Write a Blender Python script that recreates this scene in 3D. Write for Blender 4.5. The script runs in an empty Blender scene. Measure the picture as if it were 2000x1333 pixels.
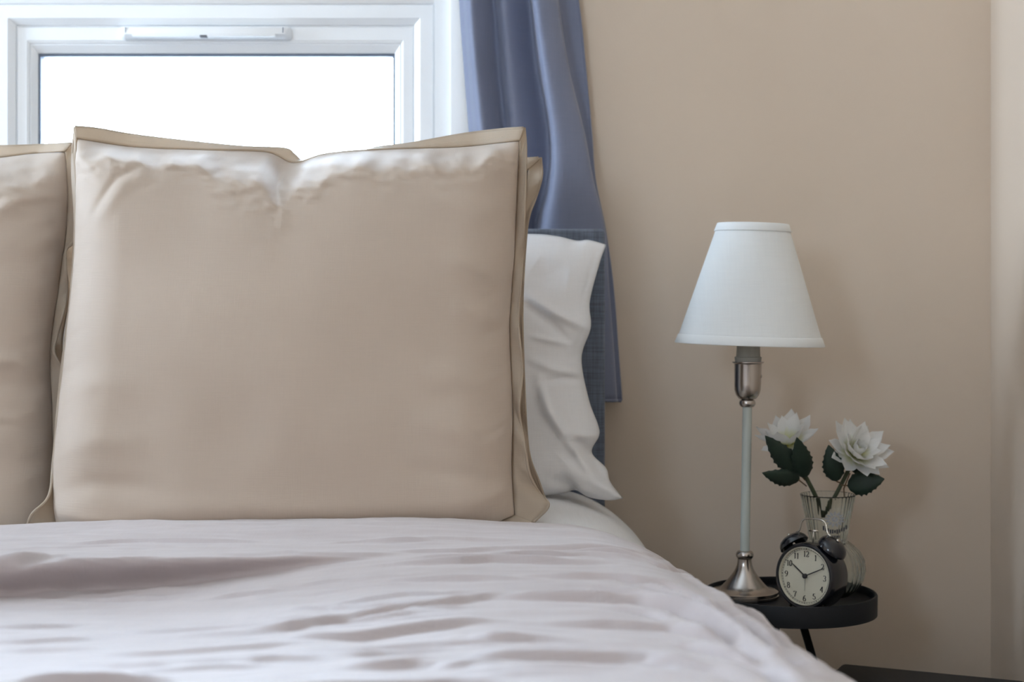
import bpy, bmesh, math, random
import numpy as np
from mathutils import Vector, Matrix

# ------------------------------------------------------------------ camera, sky, lights, exposure
S = bpy.context.scene
C = S.collection
F, HX, HY, ZC = 3100.0, 1000.0, 590.0, 0.95       # focal length in pixels, horizon point, camera height

cd = bpy.data.cameras.new('camera')
cam = bpy.data.objects.new('camera', cd); C.objects.link(cam)
cam.location = (0, 0, ZC); cam.rotation_euler = (math.pi/2, 0, 0)
cd.sensor_width = 36; cd.lens = 36*F/2000; cd.shift_y = -(666.5-HY)/2000
cd.clip_start = 0.05
cd.dof.use_dof = True; cd.dof.focus_distance = 2.17; cd.dof.aperture_fstop = 5.0
S.camera = cam

w = bpy.data.worlds.new('overcast_sky'); S.world = w; w.use_nodes = True
bg = w.node_tree.nodes['Background']
bg.inputs[0].default_value = (0.69, 0.845, 1.0, 1); bg.inputs[1].default_value = 31.5
S.view_settings.view_transform = 'Standard'; S.view_settings.look = 'None'
S.view_settings.exposure = 0.08; S.view_settings.gamma = 1; S.view_settings.use_curve_mapping = False
S.cycles.max_bounces = 10; S.cycles.diffuse_bounces = 5; S.cycles.transmission_bounces = 10
S.cycles.transparent_max_bounces = 12; S.cycles.caustics_reflective = False; S.cycles.caustics_refractive = False
S.cycles.sample_clamp_indirect = 6.0

def portal(name, loc, rot, sx, sy):               # lets the sky sample through a window opening; gives no light of its own
    l = bpy.data.lights.new(name, 'AREA'); l.shape = 'RECTANGLE'; l.size = sx; l.size_y = sy
    l.cycles.is_portal = True
    o = bpy.data.objects.new(name, l); C.objects.link(o); o.location = loc; o.rotation_euler = rot
    return o

# ------------------------------------------------------------------ helpers
def P(px, py, Y):
    return ((px-HX)/F*Y, Y, ZC+(HY-py)/F*Y)

def obj(name, verts, faces, mat=None, parent=None, smooth=True):
    me = bpy.data.meshes.new(name)
    me.from_pydata([tuple(v) for v in verts], [], [tuple(f) for f in faces]); me.update()
    if smooth: me.polygons.foreach_set('use_smooth', [True]*len(me.polygons))
    if mat: me.materials.append(mat)
    o = bpy.data.objects.new(name, me); C.objects.link(o)
    if parent is not None:
        o.parent = parent
        o.matrix_parent_inverse = INV.get(parent.name, Matrix())
    return o
INV = {}

def bmo(name, bm, mat=None, parent=None, smooth=False):
    bmesh.ops.recalc_face_normals(bm, faces=bm.faces)
    me = bpy.data.meshes.new(name); bm.to_mesh(me); bm.free()
    if smooth: me.polygons.foreach_set('use_smooth', [True]*len(me.polygons))
    if mat: me.materials.append(mat)
    o = bpy.data.objects.new(name, me); C.objects.link(o)
    if parent is not None:
        o.parent = parent; o.matrix_parent_inverse = INV.get(parent.name, Matrix())
    return o

def sharp(o, ang=35):
    me = o.data
    me.polygons.foreach_set('use_smooth', [True]*len(me.polygons))
    bm = bmesh.new(); bm.from_mesh(me)
    for e in bm.edges:
        e.smooth = not (len(e.link_faces) == 2 and e.calc_face_angle(0) > math.radians(ang))
    bm.to_mesh(me); bm.free()
    return o

def thing(name, label, cat, loc=(0,0,0), rot=None, world_parts=True, group=None, kind=None):
    o = bpy.data.objects.new(name, None); C.objects.link(o)
    o.location = loc; o.empty_display_size = 0.05
    if rot: o.rotation_euler = rot
    if world_parts: INV[o.name] = Matrix.Translation(Vector(loc)).inverted()   # parts are given in world coordinates
    tag(o, label, cat, group, kind)
    return o

def tag(o, label=None, cat=None, group=None, kind=None):
    if label: o['label'] = label
    if cat: o['category'] = cat
    if group: o['group'] = group
    if kind: o['kind'] = kind
    return o

def add_box(bm, x0, x1, y0, y1, z0, z1, bev=0.0, seg=2):
    r = bmesh.ops.create_cube(bm, size=1)
    vs = r['verts']
    bmesh.ops.scale(bm, vec=(x1-x0, y1-y0, z1-z0), verts=vs)
    bmesh.ops.translate(bm, vec=((x0+x1)/2, (y0+y1)/2, (z0+z1)/2), verts=vs)
    if bev:
        es = list({e for v in vs for e in v.link_edges})
        bmesh.ops.bevel(bm, geom=es, offset=bev, segments=seg, profile=0.5, affect='EDGES')

def box(name, x0, x1, y0, y1, z0, z1, mat, parent=None, bev=0.0, seg=2):
    bm = bmesh.new(); add_box(bm, x0, x1, y0, y1, z0, z1, bev, seg)
    o = bmo(name, bm, mat, parent)
    return sharp(o) if bev else o

def prism(name, poly, axis_pts, mat, parent=None, bev=0.0):
    """poly: list of 3D points (a closed loop); axis_pts: extrusion vector"""
    n = len(poly); v = [Vector(p) for p in poly]; d = Vector(axis_pts)
    bm = bmesh.new()
    a = [bm.verts.new(p) for p in v]; b = [bm.verts.new(p+d) for p in v]
    bm.faces.new(a); bm.faces.new(b[::-1])
    for i in range(n): bm.faces.new((a[i], b[i], b[(i+1) % n], a[(i+1) % n]))
    if bev: bmesh.ops.bevel(bm, geom=list(bm.edges), offset=bev, segments=2, profile=0.5, affect='EDGES')
    o = bmo(name, bm, mat, parent)
    return sharp(o) if bev else o

def lathe(prof, n=64, c=(0,0,0), flute=None):
    vs, fs = [], []
    m = len(prof)
    for j, (r, z) in enumerate(prof):
        for i in range(n):
            a = 2*math.pi*i/n
            rr = r*(1+(flute(a, z) if flute else 0))
            vs.append((c[0]+rr*math.cos(a), c[1]+rr*math.sin(a), c[2]+z))
    for j in range(m-1):
        for i in range(n):
            k = (i+1) % n
            fs.append((j*n+i, j*n+k, (j+1)*n+k, (j+1)*n+i))
    if prof[0][0] > 1e-6: fs.append(tuple(range(n))[::-1])
    if prof[-1][0] > 1e-6: fs.append(tuple((m-1)*n+i for i in range(n)))
    return vs, fs

def lathe_open(prof, n=64, c=(0,0,0), flute=None):
    vs, fs = lathe(prof, n, c, flute)
    return vs, [f for f in fs if len(f) == 4]

def tube(path, rad, n=10, caps=True):
    pts = [Vector(p) for p in path]; m = len(pts)
    rads = rad if isinstance(rad, (list, tuple)) else [rad]*m
    vs, fs = [], []
    up = None
    for i, p in enumerate(pts):
        t = (pts[min(i+1, m-1)]-pts[max(i-1, 0)]).normalized()
        if up is None:
            up = t.orthogonal().normalized()
        up = (up-t*up.dot(t)).normalized()
        s = t.cross(up)
        for k in range(n):
            a = 2*math.pi*k/n
            vs.append(p+(up*math.cos(a)+s*math.sin(a))*rads[i])
    for i in range(m-1):
        for k in range(n):
            l = (k+1) % n
            fs.append((i*n+k, i*n+l, (i+1)*n+l, (i+1)*n+k))
    if caps:
        fs.append(tuple(range(n))[::-1]); fs.append(tuple((m-1)*n+k for k in range(n)))
    return vs, fs

def smooth_path(pts, k=6):
    """Catmull-Rom through points"""
    p = [np.array(q, float) for q in pts]
    p = [2*p[0]-p[1]]+p+[2*p[-1]-p[-2]]
    out = []
    for i in range(1, len(p)-2):
        for j in range(k):
            t = j/k
            out.append(0.5*((2*p[i])+(-p[i-1]+p[i+1])*t+(2*p[i-1]-5*p[i]+4*p[i+1]-p[i+2])*t*t+(-p[i-1]+3*p[i]-3*p[i+1]+p[i+2])*t**3))
    out.append(p[-2])
    return out

rng = np.random.RandomState(7)
_tab = rng.rand(256, 256)
def vnoise(x, y):
    xi = np.floor(x).astype(int); yi = np.floor(y).astype(int)
    fx = x-xi; fy = y-yi
    fx = fx*fx*(3-2*fx); fy = fy*fy*(3-2*fy)
    g = lambda a, b: _tab[a % 256, b % 256]
    return (g(xi, yi)*(1-fx)+g(xi+1, yi)*fx)*(1-fy)+(g(xi, yi+1)*(1-fx)+g(xi+1, yi+1)*fx)*fy-0.5
def fbm(x, y, o=3):
    s = 0; a = 1.0
    for i in range(o):
        s = s+a*vnoise(x*2**i+17.3*i, y*2**i+5.1*i); a *= 0.5
    return s
def sstep(a, b, x):
    t = np.clip((x-a)/(b-a), 0, 1); return t*t*(3-2*t)

def polydist(X, Y, pts):
    """distance to a polyline, signed side value and position 0..1 along it"""
    best = np.full(X.shape, 1e9); side = np.zeros(X.shape); pos = np.zeros(X.shape)
    seg = [math.hypot(pts[i+1][0]-pts[i][0], pts[i+1][1]-pts[i][1]) for i in range(len(pts)-1)]
    tot = sum(seg); acc = 0
    for i, L in enumerate(seg):
        (x0, y0), (x1, y1) = pts[i], pts[i+1]
        dx, dy = (x1-x0)/L, (y1-y0)/L
        t = np.clip((X-x0)*dx+(Y-y0)*dy, 0, L)
        ex = X-(x0+t*dx); ey = Y-(y0+t*dy)
        d = np.hypot(ex, ey)
        m = d < best
        best = np.where(m, d, best); side = np.where(m, np.sign(dx*ey-dy*ex), side); pos = np.where(m, (acc+t)/tot, pos)
        acc += L
    return best, side, pos

# ------------------------------------------------------------------ materials
def mat(name, col, rough=0.6, metal=0.0, noise=None, bump=None, sheen=0.0, transl=0.0, spec=0.5, weave=None, coat=0.0):
    """noise=(scale, amount) colour mottling; bump=(scale, strength, distance); weave=(threads per m, strength)"""
    m = bpy.data.materials.new(name); m.use_nodes = True
    nt = m.node_tree; N = nt.nodes; L = nt.links
    b = N['Principled BSDF']
    b.inputs['Base Color'].default_value = (*col, 1); b.inputs['Roughness'].default_value = rough
    b.inputs['Metallic'].default_value = metal; b.inputs['Specular IOR Level'].default_value = spec
    if sheen:
        b.inputs['Sheen Weight'].default_value = sheen; b.inputs['Sheen Roughness'].default_value = 0.5
    if coat: b.inputs['Coat Weight'].default_value = coat
    tc = N.new('ShaderNodeTexCoord')
    colsock = None
    if noise:
        n = N.new('ShaderNodeTexNoise'); n.inputs['Scale'].default_value = noise[0]; n.inputs['Detail'].default_value = 4
        L.new(tc.outputs['Object'], n.inputs['Vector'])
        r = N.new('ShaderNodeMapRange'); r.inputs[1].default_value = 0.3; r.inputs[2].default_value = 0.7
        r.inputs[3].default_value = 1-noise[1]; r.inputs[4].default_value = 1+noise[1]
        L.new(n.outputs['Fac'], r.inputs[0])
        mx = N.new('ShaderNodeVectorMath'); mx.operation = 'SCALE'; mx.inputs[0].default_value = col
        L.new(r.outputs[0], mx.inputs['Scale']); colsock = mx.outputs[0]
        L.new(colsock, b.inputs['Base Color'])
    h = None
    if bump:
        n2 = N.new('ShaderNodeTexNoise'); n2.inputs['Scale'].default_value = bump[0]; n2.inputs['Detail'].default_value = 5
        L.new(tc.outputs['Object'], n2.inputs['Vector'])
        bp = N.new('ShaderNodeBump'); bp.inputs['Strength'].default_value = bump[1]; bp.inputs['Distance'].default_value = bump[2]
        L.new(n2.outputs['Fac'], bp.inputs['Height']); h = bp
    if weave:
        outs = []
        for ax in ((weave[0], 14, weave[0]*0.05), (weave[0]*0.05, 14, weave[0])):
            mp = N.new('ShaderNodeMapping'); mp.inputs['Scale'].default_value = ax
            L.new(tc.outputs['Object'], mp.inputs['Vector'])
            nn = N.new('ShaderNodeTexNoise'); nn.inputs['Scale'].default_value = 1; nn.inputs['Detail'].default_value = 2
            L.new(mp.outputs[0], nn.inputs['Vector']); outs.append(nn.outputs['Fac'])
        ad = N.new('ShaderNodeMath'); ad.operation = 'ADD'; L.new(outs[0], ad.inputs[0]); L.new(outs[1], ad.inputs[1])
        r = N.new('ShaderNodeMapRange'); r.inputs[1].default_value = 0.7; r.inputs[2].default_value = 1.3
        r.inputs[3].default_value = 1-weave[1]; r.inputs[4].default_value = 1+weave[1]
        L.new(ad.outputs[0], r.inputs[0])
        mx = N.new('ShaderNodeVectorMath'); mx.operation = 'SCALE'
        if colsock: L.new(colsock, mx.inputs[0])
        else: mx.inputs[0].default_value = col
        L.new(r.outputs[0], mx.inputs['Scale']); colsock = mx.outputs[0]
        L.new(colsock, b.inputs['Base Color'])
        bp = N.new('ShaderNodeBump'); bp.inputs['Strength'].default_value = 0.25; bp.inputs['Distance'].default_value = 0.0006
        L.new(ad.outputs[0], bp.inputs['Height'])
        if h: L.new(h.outputs[0], bp.inputs['Normal'])
        h = bp
    if h: L.new(h.outputs[0], b.inputs['Normal'])
    if transl:
        t = N.new('ShaderNodeBsdfTranslucent'); t.inputs[0].default_value = (*col, 1)
        if colsock: L.new(colsock, t.inputs[0])
        mxs = N.new('ShaderNodeMixShader'); mxs.inputs[0].default_value = transl
        L.new(b.outputs[0], mxs.inputs[1]); L.new(t.outputs[0], mxs.inputs[2])
        L.new(mxs.outputs[0], N['Material Output'].inputs['Surface'])
    return m

M = {}
M['wall'] = mat('wall_paint', (0.72, 0.60, 0.485), 0.75, noise=(3.0, 0.02), bump=(220, 0.12, 0.001), spec=0.3)
M['ceiling'] = mat('ceiling_paint', (0.80, 0.79, 0.76), 0.85, noise=(4, 0.01))
M['floor'] = mat('floor_carpet', (0.36, 0.31, 0.27), 0.95, noise=(60, 0.15), bump=(500, 0.4, 0.003))
M['upvc'] = mat('white_upvc', (0.88, 0.89, 0.90), 0.32, noise=(8, 0.01))
M['trimw'] = mat('white_trim_paint', (0.90, 0.90, 0.90), 0.5, noise=(8, 0.01))
M['gasket'] = mat('grey_gasket', (0.16, 0.19, 0.25), 0.6, noise=(30, 0.05))
M['slot'] = mat('dark_slot', (0.10, 0.10, 0.11), 0.6, noise=(30, 0.05))
M['sham'] = mat('beige_cotton', (0.50, 0.40, 0.318), 0.62, noise=(5, 0.025), weave=(700, 0.014), sheen=0.25, spec=0.4)
M['flange'] = mat('beige_cotton_edge', (0.60, 0.49, 0.375), 0.5, noise=(5, 0.025), weave=(700, 0.014), transl=0.38, spec=0.4)
M['thread'] = mat('beige_thread', (0.72, 0.62, 0.50), 0.8, noise=(50, 0.05))
M['linen'] = mat('white_cotton', (0.91, 0.90, 0.91), 0.5, noise=(6, 0.015), weave=(800, 0.02), transl=0.08, spec=0.5)
M['sheet'] = mat('white_sheet', (0.84, 0.83, 0.83), 0.85, noise=(6, 0.02), weave=(800, 0.02), spec=0.25)
M['duvet'] = mat('mauve_grey_cotton', (0.46, 0.39, 0.38), 0.55, noise=(14, 0.03), weave=(500, 0.022), sheen=0.4, spec=0.6)
M['curtain'] = mat('blue_grey_satin', (0.190, 0.212, 0.305), 0.55, noise=(9, 0.03), weave=(600, 0.04), sheen=0.25, spec=0.4)
M['headboard'] = mat('blue_grey_weave', (0.135, 0.155, 0.20), 0.9, noise=(20, 0.05), weave=(420, 0.28), sheen=0.2, spec=0.2)
M['shade'] = mat('white_shade_fabric', (0.90, 0.91, 0.90), 0.8, noise=(10, 0.01), weave=(500, 0.015), transl=0.15, spec=0.25)
M['shade_trim'] = mat('white_shade_trim', (0.92, 0.93, 0.92), 0.75, noise=(10, 0.01), transl=0.1, spec=0.25)
M['metal'] = mat('brushed_nickel', (0.50, 0.46, 0.43), 0.24, 1.0, noise=(40, 0.04))
M['chrome'] = mat('pale_steel', (0.68, 0.64, 0.58), 0.22, 1.0, noise=(40, 0.03))
M['pole'] = mat('milky_acrylic', (0.60, 0.64, 0.60), 0.25, noise=(12, 0.02), transl=0.15)
M['holder'] = mat('clear_plastic', (0.62, 0.60, 0.54), 0.3, noise=(20, 0.03), transl=0.4)
M['black'] = mat('black_powder_coat', (0.010, 0.011, 0.014), 0.5, spec=0.25, noise=(30, 0.08), bump=(700, 0.08, 0.0004))
M['blackgloss'] = mat('black_enamel', (0.010, 0.011, 0.016), 0.22, noise=(30, 0.05), coat=0.4)
M['blackcloth'] = mat('black_canvas', (0.014, 0.015, 0.017), 0.7, noise=(30, 0.1), weave=(500, 0.1))
M['dial'] = mat('cream_dial', (0.66, 0.62, 0.50), 0.6, noise=(30, 0.01))
M['ink'] = mat('black_ink', (0.02, 0.018, 0.02), 0.6, noise=(60, 0.05))
M['greyhand'] = mat('grey_hand', (0.45, 0.43, 0.38), 0.5, noise=(60, 0.03))
M['petal'] = mat('white_petal', (0.80, 0.79, 0.76), 0.7, noise=(60, 0.04), transl=0.3, spec=0.3)
M['core'] = mat('yellow_green_core', (0.55, 0.52, 0.14), 0.7, noise=(200, 0.2))
M['leaf'] = mat('dark_green_leaf', (0.018, 0.034, 0.022), 0.6, noise=(70, 0.15), bump=(120, 0.25, 0.001))
M['stem'] = mat('green_stem', (0.055, 0.065, 0.030), 0.6, noise=(60, 0.2))
M['twig'] = mat('brown_twig', (0.16, 0.09, 0.04), 0.6, noise=(60, 0.1))
M['emblem'] = mat('grey_vase_print', (0.42, 0.42, 0.44), 0.7, noise=(400, 0.3))
M['emblem_dark'] = mat('dark_vase_print', (0.05, 0.05, 0.07), 0.7, noise=(400, 0.3))

def petal_gradient(m, col_base, col_tip):
    nt = m.node_tree; N = nt.nodes; L = nt.links
    tc = N.new('ShaderNodeTexCoord'); sp = N.new('ShaderNodeSeparateXYZ'); L.new(tc.outputs['Generated'], sp.inputs[0])
    r = N.new('ShaderNodeValToRGB'); r.color_ramp.elements[0].color = (*col_base, 1); r.color_ramp.elements[0].position = 0.03
    r.color_ramp.elements[1].color = (*col_tip, 1); r.color_ramp.elements[1].position = 0.5
    L.new(sp.outputs[1], r.inputs[0])
    for n in N:
        if n.type in ('BSDF_PRINCIPLED', 'BSDF_TRANSLUCENT'):
            s = n.inputs['Base Color'] if n.type == 'BSDF_PRINCIPLED' else n.inputs[0]
            for l in list(s.links): L.remove(l)
            L.new(r.outputs[0], s)
petal_gradient(M['petal'], (0.66, 0.66, 0.24), (0.90, 0.89, 0.87))

def glass_mat(name, col, pane):
    m = bpy.data.materials.new(name); m.use_nodes = True
    nt = m.node_tree; N = nt.nodes; L = nt.links
    N.remove(N['Principled BSDF']); out = N['Material Output']
    if pane:
        t = N.new('ShaderNodeBsdfTransparent'); t.inputs[0].default_value = (*col, 1)
        g = N.new('ShaderNodeBsdfGlossy'); g.inputs['Roughness'].default_value = 0.03
        f = N.new('ShaderNodeFresnel'); f.inputs[0].default_value = 1.45
        mx = N.new('ShaderNodeMixShader'); L.new(f.outputs[0], mx.inputs[0]); L.new(t.outputs[0], mx.inputs[1]); L.new(g.outputs[0], mx.inputs[2])
        L.new(mx.outputs[0], out.inputs[0])
    else:
        g = N.new('ShaderNodeBsdfGlass'); g.inputs['Color'].default_value = (*col, 1); g.inputs['IOR'].default_value = 1.42
        g.inputs['Roughness'].default_value = 0.02
        L.new(g.outputs[0], out.inputs[0])
    return m
M['pane'] = glass_mat('window_glass', (0.97, 0.98, 1.0), True)
M['glass'] = glass_mat('vase_glass', (0.965, 0.982, 0.972), False)

# ------------------------------------------------------------------ the room
YW = 2.76                                  # inner face of the wall behind the bed
XR = (1935-HX)/F*YW                        # right wall
XL, YF, ZT = -2.15, -1.7, 2.60             # left wall, wall behind the camera, ceiling
def st(name, x0, x1, y0, y1, z0, z1, m):
    o = box(name, x0, x1, y0, y1, z0, z1, m); o['kind'] = 'structure'; return o
def wall_grid(name, horizontal, pos, thick, a0, a1, z0, z1, holes, m):
    """a wall with rectangular openings (a0,a1,z0,z1), made of one mesh"""
    bm = bmesh.new()
    A = sorted({a0, a1, *[h[0] for h in holes], *[h[1] for h in holes]}); Z = sorted({z0, z1, *[h[2] for h in holes], *[h[3] for h in holes]})
    for i in range(len(A)-1):
        for j in range(len(Z)-1):
            ca, cz = (A[i]+A[i+1])/2, (Z[j]+Z[j+1])/2
            if any(h[0] < ca < h[1] and h[2] < cz < h[3] for h in holes): continue
            if horizontal: add_box(bm, A[i], A[i+1], pos, pos+thick, Z[j], Z[j+1])
            else: add_box(bm, pos, pos+thick, A[i], A[i+1], Z[j], Z[j+1])
    bmesh.ops.remove_doubles(bm, verts=bm.verts, dist=1e-5)
    o = bmo(name, bm, m); o['kind'] = 'structure'; return o

WX1 = (884-HX)/F*YW; WX0 = (-1240-HX)/F*YW       # window opening in the back wall
WZ0 = 1.02; WZT = P(0, -22, YW)[2]              # sill and head of the casement window
st('floor', XL-.2, XR+.2, YF-.2, YW+.2, -0.1, 0, M['floor'])
st('ceiling', XL-.2, XR+.2, YF-.2, YW+.2, ZT, ZT+0.1, M['ceiling'])
FZ1 = 2.42                                       # top of the unseen fanlight row, added for more light from above
wall_grid('wall_back', True, YW, 0.16, XL-.2, XR+.2, 0, ZT, [(WX0, WX1, WZ0, FZ1)], M['wall'])
st('wall_right', XR, XR+.15, YF-.2, YW, 0, ZT, M['wall'])
LW = (2.10, 2.65, 0.95, 2.25)                    # window added in the left wall for side light (out of view)
wall_grid('wall_left', False, XL-.15, 0.15, YF-.2, YW, 0, ZT, [LW], M['wall'])
FW = (-2.00, -1.45, 1.35, 2.25)                  # window added behind the camera as fill light (out of view)
wall_grid('wall_front', True, YF-.15, 0.15, XL-.2, XR+.2, 0, ZT, [FW], M['wall'])
portal('added_front_window_portal', ((FW[0]+FW[1])/2, YF-.13, (FW[2]+FW[3])/2), (math.pi/2, 0, 0), FW[1]-FW[0], FW[3]-FW[2])
st('baseboard_back', XL, XR, YW-.015, YW, 0, 0.11, M['trimw'])
st('baseboard_right', XR-.015, XR, YF, YW-.015, 0, 0.11, M['trimw'])
portal('window_portal', ((WX0+WX1)/2, YW+.15, (WZ0+FZ1)/2), (-math.pi/2, 0, 0), WX1-WX0, FZ1-WZ0)
portal('added_side_window_portal', (XL-.13, (LW[0]+LW[1])/2, (LW[2]+LW[3])/2), (0, -math.pi/2, 0), LW[3]-LW[2], LW[1]-LW[0])

# white plaster band between the window and the curtain
o = box('trim_1', WX1-0.004, (950-HX)/F*YW, YW-0.012, YW+0.02, WZ0-.02, FZ1+.03, M['trimw'], bev=0.003)
tag(o, 'white painted band beside the window frame', None, kind='structure')

# ---- window with casements: window_1 > frame, sash (> bead, gasket, pane), trickle_vent (> slider)
win = thing('window_1', 'white plastic casement window with a slim vent above the glass', 'window', ((WX0+WX1)/2, YW+.05, WZ0), kind='structure')
YA = YW+0.012                                    # room-side face of the outer frame
def rect_frame(name, x0, x1, z0, z1, wd, y0, y1, m, parent, bev=0.004, slope=0.0, kt=1.0):
    """a mitred rectangular frame of four members whose inner lip is bevelled back by slope"""
    bm = bmesh.new()
    O = [(x0, z0), (x1, z0), (x1, z1), (x0, z1)]
    def ring(d): return [(x0+d, z0+d), (x1-d, z0+d), (x1-d, z1-d*kt), (x0+d, z1-d*kt)]
    rows = [(0, y1), (0, y0+bev), (bev, y0), (wd-slope-bev*.5, y0), (wd-bev*.2, y0+slope*.9), (wd, y0+slope+bev), (wd, y1)]
    R = [[bm.verts.new((x, y, z)) for x, z in ring(d)] for d, y in rows]
    for a in range(len(R)):
        b = (a+1) % len(R)
        for i in range(4):
            k = (i+1) % 4
            bm.faces.new((R[a][i], R[a][k], R[b][k], R[b][i]))
    return sharp(bmo(name, bm, m, parent), 20)
pxX = lambda px, Y=YA: (px-HX)/F*Y
pxZ = lambda py, Y=YA: ZC+(HY-py)/F*Y
rect_frame('frame', WX0, WX1, WZ0, FZ1, pxX(884)-pxX(848), YA-0.004, YA+.09, M['upvc'], win)
cas = [(-1204, -45), (-12, 848)]
zt, zb = pxZ(8), WZ0+0.035
u = pxX(1)-pxX(0)                                # one photo pixel at the window, in metres
for ci, (a, b) in enumerate(cas):
    rect_frame('casement_frame', pxX(a), pxX(b), zb, zt, 40*u, YA-0.001, YA+.08, M['upvc'], win, 0.003, 0.010)
    s = rect_frame('sash', pxX(a+40), pxX(b-40), zb+40*u, zt-40*u, 26*u, YA+0.010, YA+.07, M['upvc'], win, 0.003, 0.003, 1.35)
    rect_frame('bead', pxX(a+65), pxX(b-65), zb+65*u, zt-(40+25*1.35)*u, 14*u, YA+0.014, YA+.06, M['upvc'], s, 0.002, 0.009, 1.35)
    rect_frame('gasket', pxX(a+78), pxX(b-78), zb+78*u, zt-(40+38*1.35)*u, 5*u, YA+0.026, YA+.05, M['gasket'], s, 0.001, 0, 1.35)
    box('pane', pxX(a+74), pxX(b-74), YA+.040, YA+.046, zb+74*u, zt-(40+36*1.35)*u, M['pane'], s)
# mullion between the casements, transom above, added fanlight row over it for top light
box('mullion', pxX(-45), pxX(-12), YA, YA+.08, zb, zt, M['upvc'], win, bev=0.003)
box('transom', WX0+.03, WX1-.03, YA-.002, YA+.08, zt, zt+.045, M['upvc'], win, bev=0.003)
f = rect_frame('added_fanlight_sash', WX0+.036, WX1-.036, zt+.045, FZ1-.034, 0.05, YA+.006, YA+.07, M['upvc'], win, 0.004, 0.006)
box('pane', WX0+.07, WX1-.07, YA+.040, YA+.046, zt+.08, FZ1-.07, M['pane'], f)
box('window_sill', WX0-.02, WX1+.0, YW-.012, YA+.09, WZ0-.03, WZ0, M['upvc'], win, bev=0.004)
# slim vent on the sash head
vx0, vx1, vz0, vz1 = pxX(235), pxX(569), pxZ(78), pxZ(52)
vy = YA+.008
prof = [(vy+.002, vz1), (vy-.017, vz1-.001), (vy-.022, vz1-.004), (vy-.024, vz0+.008), (vy-.016, vz0+.001), (vy+.002, vz0)]
vs, fs = [], []
xs = [(vx0, .0), (vx0+.002, .6), (vx0+.006, .9), (vx0+.012, 1), (vx1-.012, 1), (vx1-.006, .9), (vx1-.002, .6), (vx1, .0)]
for x, k in xs:
    for y, z in prof: vs.append((x, vy+.002+(y-vy-.002)*max(k, .05), (vz0+vz1)/2+(z-(vz0+vz1)/2)*(0.55+.45*k)))
n = len(prof)
for i in range(len(xs)-1):
    for j in range(n): fs.append((i*n+j, i*n+(j+1) % n, (i+1)*n+(j+1) % n, (i+1)*n+j))
fs += [tuple(range(n))[::-1], tuple((len(xs)-1)*n+j for j in range(n))]
vent = sharp(obj('trickle_vent', vs, fs, M['upvc'], win), 40)
vent['label'] = 'slim white ventilation cover on the window frame'
for px in (249, 555): box('vent_end_joint', pxX(px)-.0006, pxX(px)+.0006, vy-.0237, vy-.016, vz0+.008, vz1-.004, M['gasket'], vent)
box('vent_lip', pxX(262), pxX(540), vy-.0255, vy-.016, vz0+.003, vz0+.0075, M['upvc'], vent, bev=.001)
box('slider', pxX(394), pxX(408), vy-.0275, vy-.016, vz0+.0015, vz0+.0055, M['slot'], vent, bev=.0008)

# unseen windows added for side and fill light: left wall, behind the camera
w2 = thing('added_window_left', 'added unseen window giving side light, in the wall left of the bed', 'window', (XL-.06, (LW[0]+LW[1])/2, LW[2]), kind='structure')
w3 = thing('added_window_front', 'added unseen window giving fill light, in the wall facing the bed', 'window', ((FW[0]+FW[1])/2, YF-.06, FW[2]), kind='structure')
for root, W, hor in ((w2, LW, False), (w3, FW, True)):
    mid = (W[0]+W[1])/2
    def wb(name, a0, a1, z0, z1, d0, d1, m, bev):
        if hor: box(name, a0, a1, YF-d1, YF-d0, z0, z1, m, root, bev=bev)
        else: box(name, XL-d1, XL-d0, a0, a1, z0, z1, m, root, bev=bev)
    for (a0, a1, z0, z1) in ((W[0], W[0]+.05, W[2], W[3]), (W[1]-.05, W[1], W[2], W[3]), (W[0]+.05, W[1]-.05, W[2], W[2]+.05), (W[0]+.05, W[1]-.05, W[3]-.05, W[3]), (mid-.025, mid+.025, W[2]+.05, W[3]-.05)):
        wb('frame_member', a0, a1, z0, z1, .04, .10, M['upvc'], .003)
    for a0, a1 in ((W[0]+.04, mid-.02), (mid+.02, W[1]-.04)): wb('pane', a0, a1, W[2]+.04, W[3]-.04, .069, .075, M['pane'], 0)

# ------------------------------------------------------------------ bed: mattress with sheet, headboard, base
Z0 = ZC-0.300                                     # top of the mattress
XB0 = -1.50
def profile(xf, A, B, hang, z0, step=0.006):
    """cross-section of the bed's right side as points (x, z, nx, nz), from the middle out and down"""
    pts = []
    x = XB0
    while x < xf-1e-6: pts.append((x, z0, 0, 1)); x += step*2 if x < -1.1 else step
    n = int((A+B)*0.8/step)
    for i in range(n+1):
        t = math.pi/2*i/n
        pts.append((xf+A*math.sin(t), z0-B+B*math.cos(t), math.sin(t)*B, math.cos(t)*A))
    m = int(hang/step)
    for i in range(1, m+1): pts.append((xf+A, z0-B-hang*i/m, 1, 0))
    return pts

def loft(sections):
    n = len(sections[0]); vs = [p for s in sections for p in s]; fs = []
    for j in range(len(sections)-1):
        for i in range(n-1): fs.append((j*n+i, j*n+i+1, (j+1)*n+i+1, (j+1)*n+i))
    return vs, fs

bed = thing('bed', 'double bed frame with tall blue-grey woven fabric headboard', 'bed', (-0.63, 1.65, 0))
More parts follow.
